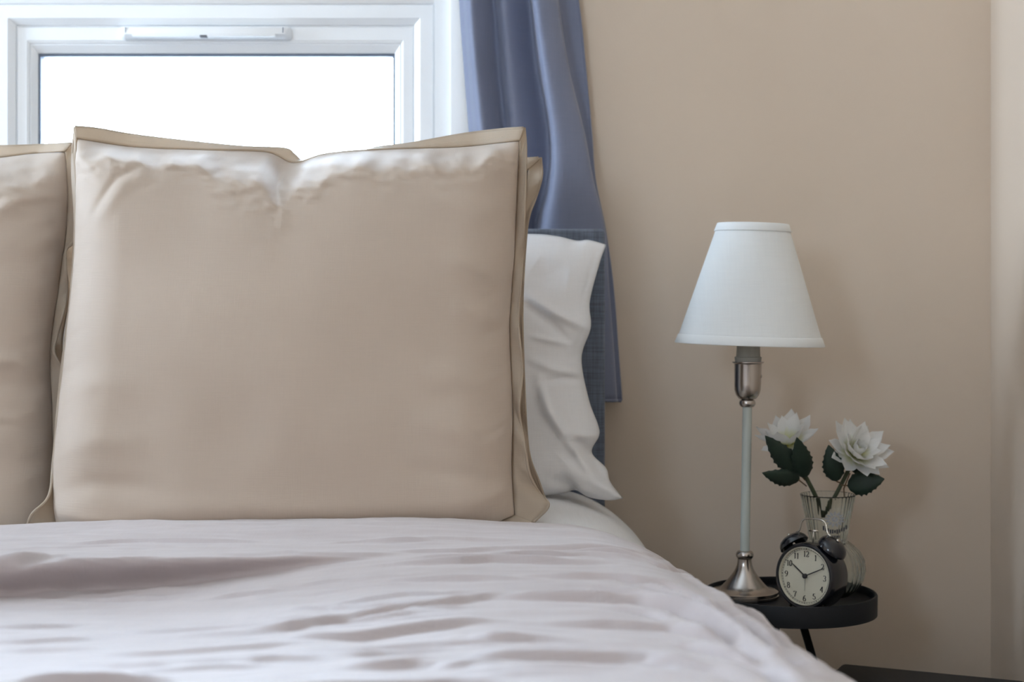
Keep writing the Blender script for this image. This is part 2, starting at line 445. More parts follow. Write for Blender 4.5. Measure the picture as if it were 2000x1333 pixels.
# headboard, slightly padded, with a seam line down its right edge
hx1 = (1182-HX)/F*2.60; hz = ZC+(HY-447)/F*2.60
hb = box('headboard', -1.42, hx1, 2.600, 2.655, 0.10, hz, M['headboard'], bed, bev=0.008, seg=3)
box('base', -1.40, 0.14, 0.72, 2.598, 0.10, 0.33, M['headboard'], bed, bev=0.01)
for lx in (-1.33, 0.07):
    for ly in (0.80, 2.50):
        vs, fs = lathe([(0.018, 0), (0.026, 0.10)], 16, (lx, ly, 0)); obj('leg', vs, fs, M['black'], bed)
secs = []
ys = np.arange(0.70, 2.585, 0.02)
for y in ys:
    pr = profile(0.035, 0.215, 0.215, 0.10, Z0-.002, 0.012)
    dz = -0.085*(1-float(sstep(1.95, 2.06, np.array(y))))
    secs.append([(x-.03*(y < 2.0), y, z+dz-0.024*(1-float(sstep(-.15, -.04, np.array(x))))+0.0022*float(fbm(np.array([x*7.0]), np.array([y*5.0]))[0])+.002) for x, z, _, _ in pr])
vs, fs = loft(secs)
n = len(secs[0]); mtop = len(vs)
# close the ends and the underside
bm = bmesh.new(); V = [bm.verts.new(v) for v in vs]
for f_ in fs: bm.faces.new([V[i] for i in f_])
e0 = V[:n]; e1 = V[-n:]
zb_ = 0.33
def skirt(row):
    low = [bm.verts.new((v.co.x, v.co.y, zb_)) for v in row]
    for i in range(len(row)-1): bm.faces.new((row[i], row[i+1], low[i+1], low[i]))
skirt(e0); skirt(e1)
tag(bmo('mattress', bm, M['sheet'], None, True), 'mattress under a white fitted sheet, between headboard and duvet', 'mattress')

# ---- duvet: a thick cover whose right side spreads and hangs, with folds
XF = lambda y: 0.045+0.105*np.clip((2.15-y)/0.65, 0, 1.3)
ZD = Z0+0.009
A_, B_ = 0.22, 0.22
def base_z(x, y):
    xf = XF(y); t = np.clip((x-xf)/A_, 0, 0.9999)
    return ZD-B_+B_*np.sqrt(1-t*t)
def hit(px, py):
    """where the line of sight through a pixel meets the smooth duvet"""
    y = np.arange(0.9, 2.4, 0.002)
    x = (px-HX)/F*y; z = ZC-(py-HY)/F*y
    gap = np.where(x < XF(y)+A_, z-base_z(x, y), 9.0)
    below = np.nonzero(gap <= 0)[0]
    k = below[0] if len(below) else int(np.argmin(gap))
    t = min(max((x[k]-XF(y[k]))/A_, 0), 0.999)
    arc = x[k] if t <= 0 else XF(y[k])+A_*math.asin(t)
    return (arc-float(XF(y[k])), y[k])
folds = [  # pixel polyline, width (m), height (m): each drops towards the camera
 ([(470, 1203), (570, 1203), (700, 1191), (860, 1176), (1010, 1160)], .014, .0045),
 ([(540, 1227), (700, 1226), (900, 1214), (980, 1212)], .014, .0050),
 ([(180, 1246), (400, 1243), (640, 1234)], .014, .0025),
 ([(240, 1266), (420, 1262), (680, 1272)], .014, .0028),
 ([(20, 1299), (160, 1297), (270, 1297)], .013, .0075),
 ([(-20, 1104), (50, 1098), (110, 1090)], .020, .008),
 ([(760, 1100), (900, 1098), (960, 1095), (1090, 1097), (1200, 1100)], .014, .0048),
 ([(1060, 1129), (1180, 1131), (1290, 1144), (1400, 1186), (1470, 1235)], .014, .0038),
 ([(960, 1168), (1060, 1168), (1140, 1170), (1240, 1176), (1320, 1192), (1400, 1228), (1470, 1276)], .016, .0070),
 ([(1290, 1108), (1348, 1126), (1412, 1156), (1500, 1234), (1560, 1290)], .012, .0050),
 ([(1180, 1150), (1328, 1176), (1400, 1200), (1480, 1244), (1560, 1304)], .015, .0075),
 ([(1040, 1216), (1200, 1220), (1300, 1226), (1380, 1244), (1480, 1290), (1540, 1330)], .014, .0055),
 ([(900, 1278), (1100, 1284), (1260, 1290), (1380, 1312)], .016, .0055),
 ([(600, 1290), (800, 1284), (980, 1300)], .016, .0030),
 ([(1340, 1262), (1420, 1282), (1500, 1318), (1540, 1345)], .014, .0075),
 ([(980, 1072), (1130, 1070), (1260, 1088), (1350, 1132)], .014, .0030),
 ([(700, 1062), (860, 1056), (1000, 1060)], .016, .0016),
 ([(860, 1250), (1020, 1246), (1160, 1254)], .016, .0030),
]
rc = random.Random(5)
for _ in range(70):                                # small creases: level across the top, bending down along the side
    x, y = rc.uniform(-60, 1420), rc.uniform(1062, 1326)
    n_ = rc.randint(3, 6); pl = []
    for k in range(n_+1):
        pl.append((x, y))
        bend = max(0.0, (x-1080)/420.0-(y-1050)/900.0)
        dx = rc.uniform(35, 75); x += dx; y += dx*(rc.uniform(-.07, .045)+0.95*min(bend, 1.0))
    folds.append((pl, rc.uniform(.007, .013), rc.uniform(.0010, .0032)))
folds = [([hit(*p) for p in pl], wd, am) for pl, wd, am in folds]
folds = [([p for i, p in enumerate(pl) if i == 0 or math.hypot(p[0]-pl[i-1][0], p[1]-pl[i-1][1]) > 1e-4], wd, am) for pl, wd, am in folds]
folds = [f_ for f_ in folds if len(f_[0]) > 1]
step_top = [hit(*p) for p in [(-400, 1108), (0, 1102), (150, 1096), (320, 1093), (520, 1090), (700, 1083), (840, 1076)]]
step2 = [hit(*p) for p in [(-300, 1330), (0, 1328), (200, 1322), (450, 1318), (700, 1314), (880, 1314), (1000, 1326), (1150, 1345)]]
D_EDGE = 2.095
ys = np.concatenate([np.arange(0.75, 1.25, 0.012), np.arange(1.25, D_EDGE+.001, 0.004)])
a_list = np.concatenate([np.arange(-1.50, -0.85, 0.012), np.arange(-0.85, 0.0, 0.0055), np.arange(0.0, 0.5, 0.0045)])
AA, YY = np.meshgrid(a_list, ys)                   # arc length measured from the start of the side curve
H = np.zeros(AA.shape)
for pl, wd, am in folds:
    d, s, p = polydist(AA, YY, pl)
    # the far side of each polyline is positive: rise behind the line, steep drop in front of it
    sd = np.where(s > 0, d, -d)/(wd*0.62)
    taper = np.sin(np.pi*np.clip(p, 0.02, 0.98))**0.6
    gw = sstep(-0.06, 0.03, AA)
    H += gw*am*taper*(0.9*np.exp(-((np.abs(sd)-2.0)/1.0)**2)-2.4*np.exp(-(sd*1.15)**2))
    H += (1-gw)*am*1.45*taper*np.where(sd > 0, np.exp(-(sd/1.9)**2), -0.55*np.exp(-(sd/1.2)**2))*np.tanh(np.abs(sd)*3.0+0.0)
d, s, p = polydist(AA, YY, step_top)
sd = np.where(s > 0, d, -d)
amp = 0.036*(1-sstep(0.45, 1.0, p))
H += -amp*(1-sstep(-0.016, 0.004, sd))*np.exp(-np.maximum(-sd-.02, 0)/0.55)
H += 0.004*(1-sstep(.55, 1.0, p))*np.exp(-((sd-.006)/.022)**2)
YS = -(amp/.036)*(0.030*np.exp(-((sd-.004)/.022)**2)*sstep(-.012, .0, sd)-0.010*np.exp(-((sd+.018)/.010)**2))
d, s, p = polydist(AA, YY, step2)
sd = np.where(s > 0, d, -d)
H += -0.040*(1-sstep(0.75, 1.0, p))*(1-sstep(-0.02, 0.006, sd))
H += 0.0040*fbm(AA*3.2, YY*9.0)+0.0022*fbm(AA*9+YY*6, YY*30.0+3)+0.0012*fbm(AA*24+YY*8, YY*70.0+9)
# long soft folds running down the hanging side
side = sstep(0.05, 0.22, AA)
H += side*(0.0045*np.sin(YY*46+AA*9+1.2*np.sin(YY*13))+0.004*fbm(YY*16+3, AA*3))
# the turned edge by the pillows rolls down onto the sheet
edge = np.clip((YY-(D_EDGE-0.018))/0.018, 0, 1)
wob = 0.004*np.sin(AA*9+1)
XFy = XF(YY); T = np.clip(AA/A_, 0, math.pi/2); over = np.maximum(AA-A_*math.pi/2, 0)
xx = np.where(AA < 0, XFy+AA, XFy+A_*np.sin(T)); zz = np.where(AA < 0, ZD, ZD-B_+B_*np.cos(T))-over
nx = np.where(AA < 0, 0, np.sin(T)); nz = np.where(AA < 0, 1, np.cos(T))
Hh = H-0.010*edge**2
sag = 0.010*sstep(-.9, -.2, AA)*(1-sstep(-.2, .05, AA))*sstep(1.9, 2.1, YY)
xx = xx+nx*Hh; zz = zz+nz*(Hh+sag*(1-edge))-0.0045*sstep(-.55, -.78, AA)*sstep(1.9, 2.08, YY)
yy = YY+YS+wob*sstep(1.8, 2.09, YY)-0.010*sstep(-.55, -.95, AA)*sstep(1.9, 2.08, YY)
ny_, na_ = AA.shape
vs = np.stack([xx, yy, zz], -1).reshape(-1, 3)
fs = [(j*na_+i, j*na_+i+1, (j+1)*na_+i+1, (j+1)*na_+i) for j in range(ny_-1) for i in range(na_-1)]
duv = obj('duvet', vs, fs, M['duvet'])
tag(duv, 'rumpled mauve-grey duvet spread across the bed', 'duvet')
md = duv.modifiers.new('thick', 'SOLIDIFY'); md.thickness = 0.006; md.offset = -1

# ------------------------------------------------------------------ pillows
def resample(pts, n):
    q = np.array(smooth_path(pts, 8)) if len(pts) > 2 else np.array(pts, float)
    d = np.concatenate([[0], np.cumsum(np.hypot(*(np.diff(q[:, :2], axis=0).T)))])
    t = np.linspace(0, d[-1], n)
    return np.stack([np.interp(t, d, q[:, k]) for k in range(q.shape[1])], -1)

def pillow(name, label, cat, seam, plane, Tf, Tb, strokes, material, fl_mat, outer=None, waves=None, roll=None, nu=170, nv=160,
           lump=0.006, seed=0, slack=lambda px: 0*px, rr=(0.16, 0.16, 0.13, 0.17), stitch=None, group=None):
    """seam: dict of four pixel polylines top/right/bottom/left (top and bottom left to right, left and right top to bottom);
    plane(px, py) -> depth of the middle plane. outer: the same four polylines for the free flange edge, with a depth offset"""
    tp, bt = resample(seam['top'], nu), resample(seam['bottom'], nu)
    lf, rt = resample(seam['left'], nv), resample(seam['right'], nv)
    s = np.linspace(0, 1, nu)[None, :, None]; t = np.linspace(0, 1, nv)[:, None, None]
    Q = (1-t)*tp[None]+t*bt[None]+(1-s)*lf[:, None]+s*rt[:, None]-((1-s)*(1-t)*tp[0]+s*(1-t)*tp[-1]+(1-s)*t*bt[0]+s*t*bt[-1])
    px, py = Q[..., 0], Q[..., 1]
    s, t = s[..., 0]+0*px, t[..., 0]+0*px
    def rnd(d, R):
        k = np.clip(d/R, 0, 1); return np.sqrt(np.maximum(1-(1-k)**2, 0))
    rl = roll(px) if roll else rr[0]
    top_ = np.sin(np.clip(t/rl, 0, 1)*np.pi/2)**0.9 if roll else rnd(t, rl)
    prof = rnd(s, rr[3])*rnd(1-s, rr[1])*top_*rnd(1-t, rr[2])
    dome = 0.62+0.38*np.sin(np.pi*np.clip(s, 0, 1))*np.sin(np.pi*np.clip(t, 0, 1)**0.8)
    thick = Tf*prof*dome
    Yd = plane(px, py)
    if roll: Yd = Yd+slack(px)*(1-sstep(0.0, 1.0, t/rl))
    disp = np.zeros(px.shape)
    for (pts, wd, am) in strokes:
        d, sd, p = polydist(px, py, pts)
        disp += am*np.exp(-(d/wd)**2)*np.sin(np.pi*np.clip(p, 0.03, 0.97))**0.7
    inner = np.minimum(1, prof*1.6)
    if roll:
        band = np.exp(-((t-rl*.75)/(rl*.7))**2)
        disp += band*(0.0060*fbm(px/34.0+py/60.0+seed, py/13.0-px/70.0, 2)+0.0030*fbm(px/15.0+seed, py/9.0-px/40.0, 2))
    gath = np.exp(-((1-s)/.07)**2)+0.7*np.exp(-(s/.05)**2)
    disp += gath*0.0040*fbm(py/26.0+seed*3+px/60.0, px/120.0, 2)
    disp += inner*lump*fbm(px/210.0+seed, py/210.0+seed*2, 2)+inner*0.0003*fbm(px/28.0+seed, py/46.0, 2)
    yf = Yd-thick-disp*np.minimum(1, prof*3.0)
    def pts3(a, b, y): return np.stack([(a-HX)/F*y, y, ZC+(HY-b)/F*y], -1)
    # keep the outline as drawn: points are placed on the middle plane and pushed towards the viewer
    base3 = pts3(px, py, Yd)
    fr = base3.copy(); fr[..., 1] = yf
    bk = base3.copy(); bk[..., 1] = Yd+Tb*prof*dome
    vs = np.concatenate([fr.reshape(-1, 3), bk.reshape(-1, 3)])
    N = nu*nv
    fs = []
    for j in range(nv-1):
        for i in range(nu-1):
            a, b, c_, d_ = j*nu+i, j*nu+i+1, (j+1)*nu+i+1, (j+1)*nu+i
            fs.append((a, d_, c_, b)); fs.append((N+a, N+b, N+c_, N+d_))
    bm = bmesh.new(); V = [bm.verts.new(v) for v in vs]
    for f_ in fs: bm.faces.new([V[i] for i in f_])
    bmesh.ops.remove_doubles(bm, verts=bm.verts, dist=0.00025)
    bot = base3[-1].mean(0)
    root = thing(name, label, cat, (float(bot[0]), float(bot[1]), float(base3[-1][:, 2].min())), group=group)
    me = bpy.data.meshes.new('cover'); bm.to_mesh(me); bm.free()
    me.polygons.foreach_set('use_smooth', [True]*len(me.polygons)); me.materials.append(material)
    o = bpy.data.objects.new('cover', me); C.objects.link(o); o.parent = root; o.matrix_parent_inverse = INV[root.name]
    if outer:
        order = [('top', tp, 1), ('right', rt, 1), ('bottom', bt, -1), ('left', lf, -1)]
        fo = None
        for side, sm, sg in order:
            if side not in outer: continue
            ou = resample(outer[side], len(sm)*2); smm = np.stack([np.interp(np.linspace(0, 1, len(sm)*2), np.linspace(0, 1, len(sm)), sm[:, k]) for k in range(2)], -1)
            K = 7
            g = []
            wv = (waves or {}).get(side, (0.004, 10, 0))
            L = np.linspace(0, 1, len(smm))
            for k in range(K):
                q = k/(K-1)
                a = smm[:, 0]*(1-q)+ou[:, 0]*q; b = smm[:, 1]*(1-q)+ou[:, 1]*q
                y = plane(smm[:, 0], smm[:, 1])*(1-q)+plane(ou[:, 0], ou[:, 1])*q+(slack(smm[:, 0]) if side == 'top' else 0)+(ou[:, 2] if ou.shape[1] > 2 else 0)*q
                y = y+wv[0]*q*np.sin(wv[1]*L*2*np.pi+wv[2]+1.5*np.sin(L*17))+wv[0]*0.7*q*2*fbm(L*9+seed, L*0+q*.4+seed, 2)
                y = y-0.002
                g.append(np.stack([(a-HX)/F*y, y, ZC+(HY-b)/F*y], -1))
            G = np.array(g); n2 = len(smm)
            vv = G.reshape(-1, 3); ff = [(k*n2+i, k*n2+i+1, (k+1)*n2+i+1, (k+1)*n2+i) for k in range(K-1) for i in range(n2-1)]
            fo = obj('flange', vv, ff, fl_mat, root)
            md = fo.modifiers.new('thick', 'SOLIDIFY'); md.thickness = 0.0035; md.offset = 0
            # hem: a rolled double edge along the free border
            hv, hf = tube([tuple(q) for q in G[-1][::2]], 0.0022, 6); obj('hem', hv, hf, fl_mat, fo)
            if stitch and side in stitch:
                bmst = bmesh.new()
                row = G[2]*0.5+G[3]*0.5
                for (l0, l1) in stitch[side]:
                    for i in range(int(l0*n2), int(l1*n2)-1, 2):
                        p0 = row[i]; p1 = row[i+1]; c_ = (p0+p1)/2
                        r_ = bmesh.ops.create_cube(bmst, size=1); L_ = float(np.linalg.norm(p1-p0))*0.95
                        ang = math.atan2(p1[2]-p0[2], p1[0]-p0[0])+(0.5 if (i//2) % 2 else -0.5)
                        bmesh.ops.scale(bmst, vec=(L_, 0.0010, 0.0007), verts=r_['verts'])
                        bmesh.ops.rotate(bmst, cent=(0, 0, 0), matrix=Matrix.Rotation(-ang, 3, 'Y'), verts=r_['verts'])
                        bmesh.ops.translate(bmst, vec=(c_[0], c_[1]-0.0022, c_[2]), verts=r_['verts'])
                so = bmo('stitching', bmst, M['thread'], fo); so['kind'] = 'stuff'
    return root

# front pillow
plF = lambda px, py: 2.305-0.165*(py-250)/790.0
def rollF(px):                                   # how far the slack top edge rolls back, deepest at the dent
    return 0.058+0.070*np.exp(-((px-556)/30.0)**2)+0.040*np.exp(-((px-480)/70.0)**2)+0.030*np.exp(-((px-640)/60.0)**2)+0.016*np.exp(-((px-850)/90.0)**2)+0.010*np.sin(px/23.0)+0.006*np.sin(px/9.7)
pillow('square_pillow', 'large beige square pillow in front, dented along its top edge', 'pillow',
    dict(top=[(150, 270), (260, 287), (400, 293), (520, 297), (575, 318), (640, 300), (760, 292), (900, 287), (1015, 275)],
         right=[(1015, 275), (1006, 480), (996, 640), (1002, 800), (1000, 920), (1006, 1008)],
         bottom=[(112, 1040), (300, 1054), (600, 1050), (900, 1038), (1006, 1008)],
         left=[(150, 270), (148, 480), (128, 690), (110, 860), (106, 960), (112, 1040)]),
    plF, 0.105, 0.055,
    [([(200, 425), (250, 355), (330, 315)], 7, -0.0035), ([(215, 440), (270, 365), (360, 325)], 12, 0.003),
     ([(560, 395), (572, 350), (578, 318)], 12, 0.010), ([(530, 372), (505, 345), (440, 330)], 12, 0.006), ([(590, 345), (640, 325), (700, 322)], 12, 0.007),
     ([(556, 400), (545, 365), (500, 340)], 16, -0.006), ([(600, 372), (588, 350), (600, 330)], 10, -0.005),
     ([(700, 330), (760, 312), (850, 318)], 11, 0.005), ([(740, 352), (800, 335), (870, 312)], 10, -0.004), ([(860, 330), (930, 305), (975, 300)], 10, 0.004),
     ([(300, 318), (380, 306), (480, 318)], 10, 0.004), ([(250, 312), (340, 300), (420, 300)], 8, -0.003), ([(420, 352), (480, 325), (540, 322)], 8, -0.003),
     ([(980, 450), (900, 405), (840, 385)], 22, 0.004), ([(985, 560), (920, 520), (860, 505)], 20, 0.004), ([(985, 640), (930, 610), (880, 600)], 18, 0.004),
     ([(985, 760), (900, 730), (820, 730)], 24, 0.004), ([(990, 880), (900, 830), (800, 810)], 28, 0.005), ([(990, 940), (900, 915), (780, 905)], 20, -0.003),
     ([(120, 960), (200, 935), (330, 940)], 22, -0.005), ([(105, 990), (190, 1010), (300, 1012)], 18, 0.006), ([(130, 880), (220, 850), (320, 860)], 26, 0.004),
     ([(300, 985), (500, 975), (700, 985)], 24, 0.003), ([(140, 760), (220, 740), (300, 760)], 24, 0.003)],
    M['sham'], M['flange'],
    outer=dict(top=[(146, 248, 0.0), (190, 252, .006), (260, 264, .012), (360, 276, .015), (470, 287, .018), (555, 291, .015), (574, 302, .015), (600, 318, .02), (680, 314, .02), (725, 291, .018), (800, 281, .015), (900, 263, .012), (980, 253, .006), (1024, 250, 0.0)],
               right=[(1024, 250, 0), (1027, 300, .0), (1024, 420, -.006), (1018, 540, .004), (1012, 630, -.01), (1020, 720, .004), (1014, 800, -.008), (1026, 880, -.004), (1034, 925, -.012), (1052, 962, .0), (1071, 988, -.012), (1040, 1022, -.01)],
               bottom=[(50, 1044, .0), (300, 1070, .0), (900, 1060, 0), (1040, 1022, -.01)],
               left=[(146, 248, 0.0), (141, 330, .012), (146, 440, .018), (136, 600, .02), (118, 740, .02), (104, 900, .012), (95, 970, -.012), (62, 1006, -.02), (50, 1044, 0)]),
    waves=dict(right=(0.010, 4.5, 0.4), left=(0.007, 4, 1.0), top=(0.003, 2, 0)), roll=rollF, nu=230, nv=220, seed=3,
    rr=(0.1, 0.13, 0.10, 0.14), stitch=dict(top=[(0.04, 0.33), (0.72, 0.97)]), lump=0.008,
    slack=lambda px: (0.042+0.050*np.exp(-((px-556)/80.0)**2))*sstep(150, 260, px)*(1-sstep(920, 1015, px)))

# pillow behind it on the right: only its right border shows
plB = lambda px, py: 2.435-0.13*(py-300)/700.0
pillow('square_pillow', 'beige square pillow mostly hidden behind the dented front pillow', 'pillow',
    dict(top=[(165, 318), (500, 335), (800, 336), (1032, 332)],
         right=[(1032, 332), (1022, 430), (1000, 600), (1004, 800), (1022, 930), (1030, 985)],
         bottom=[(150, 1000), (600, 1010), (1030, 985)],
         left=[(165, 318), (150, 480), (132, 600), (122, 690), (140, 850), (150, 1000)]),
    plB, 0.055, 0.050,
    [([(1040, 350), (1020, 380), (990, 420)], 12, 0.004)],
    M['sham'], M['flange'],
    outer=dict(top=[(140, 300, 0), (500, 325, .01), (800, 328, .01), (1056, 308, 0)],
               right=[(1056, 308, 0), (1058, 345, -.004), (1047, 385, .004), (1034, 420, -.004), (1027, 470, .0), (1020, 600, .0), (1024, 760, -.006), (1032, 880, .004), (1052, 940, -.012), (1068, 985, -.02)],
               left=[(140, 300, 0), (135, 470, 0), (112, 600, 0), (108, 690, 0), (128, 850, 0), (140, 1000, 0)]),
    waves=dict(right=(0.007, 5, 0.4)), nu=110, nv=110, seed=11, rr=(0.12, 0.12, 0.1, 0.12))

# pillow at the left border of the picture
plL = lambda px, py: 2.375-0.14*(py-290)/740.0
pillow('square_pillow', 'beige square pillow cut off by the left side of the picture', 'pillow',
    dict(top=[(-640, 300), (-300, 312), (-60, 312), (60, 300), (128, 296)],
         right=[(128, 296), (134, 400), (122, 520), (100, 690), (104, 850), (96, 1035)],
         bottom=[(-680, 1050), (-300, 1062), (0, 1058), (96, 1035)],
         left=[(-640, 300), (-650, 600), (-670, 900), (-680, 1050)]),
    plL, 0.10, 0.05,
    [([(130, 375), (70, 395), (0, 440)], 14, 0.008), ([(130, 340), (60, 350), (-40, 400)], 14, -0.005), ([(100, 735), (60, 705), (-20, 690)], 14, 0.008),
     ([(110, 760), (40, 745), (-40, 760)], 20, -0.005), ([(105, 860), (40, 850), (-60, 870)], 24, 0.004), ([(20, 318), (70, 305), (110, 312)], 10, 0.005), ([(100, 800), (60, 812), (-20, 805)], 12, 0.004),
     ([(110, 560), (50, 520), (-60, 520)], 24, -0.004), ([(-30, 330), (20, 335), (60, 325)], 10, -0.004), ([(100, 920), (30, 900), (-60, 930)], 22, -0.003)],
    M['sham'], M['flange'],
    outer=dict(top=[(-660, 276, 0), (-300, 292, .02), (0, 286, .015), (70, 284, .01), (142, 280, 0)],
               right=[(142, 280, 0), (146, 360, 0), (144, 400, -.012), (143, 470, .0), (128, 492, -.01), (131, 560, -.004), (124, 610, -.01), (110, 660, .0), (106, 690, -.012), (124, 730, .0), (122, 800, 0), (116, 900, 0), (110, 1040, 0)],
               left=[(-660, 276, 0), (-675, 600, 0), (-695, 900, 0), (-700, 1050, 0)]),
    waves=dict(right=(0.006, 5, 1.4)), roll=lambda px: 0.085+0.02*np.sin(px/37.0), nu=170, nv=170, seed=23, rr=(0.1, 0.13, 0.1, 0.13), lump=0.009, slack=lambda px: 0.035*(1-sstep(70, 128, px)))

# white pillow against the headboard
plW = lambda px, py: 2.570-0.125*(py-458)/520.0
pillow('bed_pillow', 'white pillow with a wrinkled open end, leaning on the blue-grey headboard', 'pillow',
    dict(top=[(380, 470), (800, 462), (1020, 457), (1085, 461), (1125, 470), (1150, 469), (1184, 478)],
         right=[(1184, 478), (1171, 515), (1152, 590), (1154, 640), (1136, 700), (1150, 780), (1168, 830), (1170, 852), (1156, 884), (1184, 915), (1192, 942), (1217, 974)],
         bottom=[(380, 985), (800, 985), (1030, 972), (1100, 964), (1124, 958), (1150, 972), (1190, 978), (1217, 974)],
         left=[(380, 470), (370, 700), (380, 985)]),
    plW, 0.085, 0.022,
    [([(1020, 570), (1080, 610), (1152, 645)], 9, 0.0104), ([(1020, 590), (1075, 632), (1115, 672)], 9, -0.0078), ([(1035, 655), (1075, 664), (1115, 672)], 6, 0.0052),
     ([(1025, 695), (1070, 715), (1140, 735)], 9, 0.0052), ([(1052, 738), (1070, 800), (1105, 850)], 10, 0.0117), ([(1105, 850), (1130, 885), (1155, 920)], 11, 0.0130),
     ([(1060, 742), (1100, 736), (1145, 742)], 7, -0.0065), ([(1168, 850), (1135, 846), (1100, 842)], 9, 0.0078), ([(1150, 880), (1135, 865), (1110, 850)], 9, -0.0078),
     ([(1215, 970), (1180, 945), (1140, 925)], 12, 0.0104), ([(1130, 955), (1110, 940), (1070, 930)], 12, -0.0078), ([(1155, 890), (1170, 920), (1195, 950)], 8, -0.0065),
     ([(1040, 520), (1070, 540), (1110, 545)], 26, -0.0078), ([(1168, 482), (1152, 530), (1134, 592)], 4, -0.0035), ([(1134, 592), (1136, 640), (1120, 700)], 4, -0.003)],
    M['linen'], M['linen'], nu=260, nv=150, seed=31, rr=(0.42, 0.10, 0.13, 0.1), lump=0.006)

# ------------------------------------------------------------------ curtain: tapering folds, its hem behind the headboard
rows = [-330, 0, 130, 260, 350, 450, 560, 690, 783]
cols = {  # pixel x of: left edge, its back, fold 1 front, crease, fold 2 front, crease, fold 3 front, its edge, tucked crease, back panel edge
 -330: [880, 886, 905, 935, 955, 990, 1010, 1042, 1046, 1078],
    0: [898, 905, 922, 962, 985, 1034, 1046, 1086, 1090, 1128],
  130: [907, 914, 932, 971, 997, 1048, 1064, 1106, 1110, 1142],
  260: [917, 924, 945, 985, 1010, 1070, 1083, 1136, 1139, 1154],
  350: [923, 930, 950, 990, 1016, 1068, 1085, 1152, 1154, 1161],
  450: [930, 938, 956, 996, 1022, 1046, 1076, 1173, 1175, 1181],
  560: [940, 948, 966, 1006, 1030, 1052, 1082, 1180, 1184, 1196],
  690: [950, 958, 976, 1016, 1040, 1062, 1092, 1190, 1194, 1206],
  783: [955, 963, 982, 1020, 1046, 1068, 1098, 1196, 1200, 1213]}
dep = [2.738, 2.722, 2.688, 2.734, 2.706, 2.738, 2.672, 2.690, 2.732, 2.738]
K = 14
sec = []
for r in rows:
    p = [(cols[r][i], dep[i]-(0.006 if r > 440 else 0.0)*0) for i in range(10)]
    if r >= 450: p = [(x, 2.742-(2.742-y)*0.75) for x, y in p]
    sec.append(np.array(smooth_path(p, K)))
sec = np.array(sec)                                 # rows x points x (px, depth)
rr_ = np.array(rows, float); fine = np.linspace(rows[0], rows[-1], 90)
G = np.zeros((len(fine), sec.shape[1], 3))
for i in range(sec.shape[1]):
    q = np.array(smooth_path([(rows[k], *sec[k, i]) for k in range(len(rows))], 10))
    x = np.interp(fine, q[:, 0], q[:, 1]); y = np.interp(fine, q[:, 0], q[:, 2])
    y = np.clip(y, 2.664, 2.752)
    G[:, i] = np.stack([(x-HX)/F*y, y, ZC+(HY-fine)/F*y], -1)
n = sec.shape[1]
cur = thing('curtain', 'blue-grey satin curtain hanging in folds beside the window', 'curtain', ((1080-HX)/F*2.70, 2.70, float(G[-1][:, 2].min())))
cv = obj('drape', G.reshape(-1, 3), [(j*n+i, j*n+i+1, (j+1)*n+i+1, (j+1)*n+i) for j in range(len(fine)-1) for i in range(n-1)], M['curtain'], cur)
md = cv.modifiers.new('thick', 'SOLIDIFY'); md.thickness = 0.003; md.offset = 0
hv, hf = tube([tuple(q) for q in G[-1]], 0.003, 6); obj('hem', hv, hf, M['curtain'], cur)
hv, hf = tube([tuple(q) for q in G[:, -1]], 0.0025, 6); obj('side_hem', hv, hf, M['curtain'], cur)

# ------------------------------------------------------------------ bedside tray table
TX, TY, TR = 0.436, 2.490, 0.133
TZ = ZC-0.468                                       # tray floor
tbl = thing('tray_table', 'small black round tray table beside the bed', 'table', (TX, TY, 0))
vs, fs = lathe([(0, -.004), (TR-.004, -.004), (TR-.001, -.002), (TR, .002), (TR, .010), (TR-.0006, .0125), (TR-.002, .013), (TR-.0034, .0125), (TR-.004, .010), (TR-.004, .002), (TR-.007, 0), (0, 0)], 96, (TX, TY, TZ))
sharp(obj('tray_floor', vs, fs, M['black'], tbl), 50)
vs, fs = lathe([(TR-.002, -.018), (TR+.001, -.018), (TR+.0015, .012), (TR, .014), (TR-.0025, .014), (TR-.0030, .012), (TR-.0028, -.016)], 96, (TX, TY, TZ))
rim = sharp(obj('rim', vs, [f for f in fs if len(f) == 4]+[(6*96+i, 6*96+(i+1) % 96, (i+1) % 96, i) for i in range(96)], M['black'], tbl), 50)
def leg(p0, p1, wd=.0085):
    vs, fs = tube([p0, p1], wd, 4); o = obj('leg', vs, fs, M['black'], tbl, smooth=False)
    md = o.modifiers.new('round', 'BEVEL'); md.width = 0.0015; md.segments = 2
leg((0.447, 2.49, TZ-.006), (0.610, 2.690, 0.0)); leg((TX-.02, TY-.01, TZ-.006), (0.335, 2.36, 0.0)); leg((TX-.02, TY+.02, TZ-.006), (0.335, 2.665, 0.0))
vs, fs = lathe([(0, -.016), (.045, -.016), (.05, -.012), (.05, -.006), (0, -.006)], 32, (TX, TY, TZ+.001)); sharp(obj('leg_mount', vs, fs, M['black'], tbl), 40)

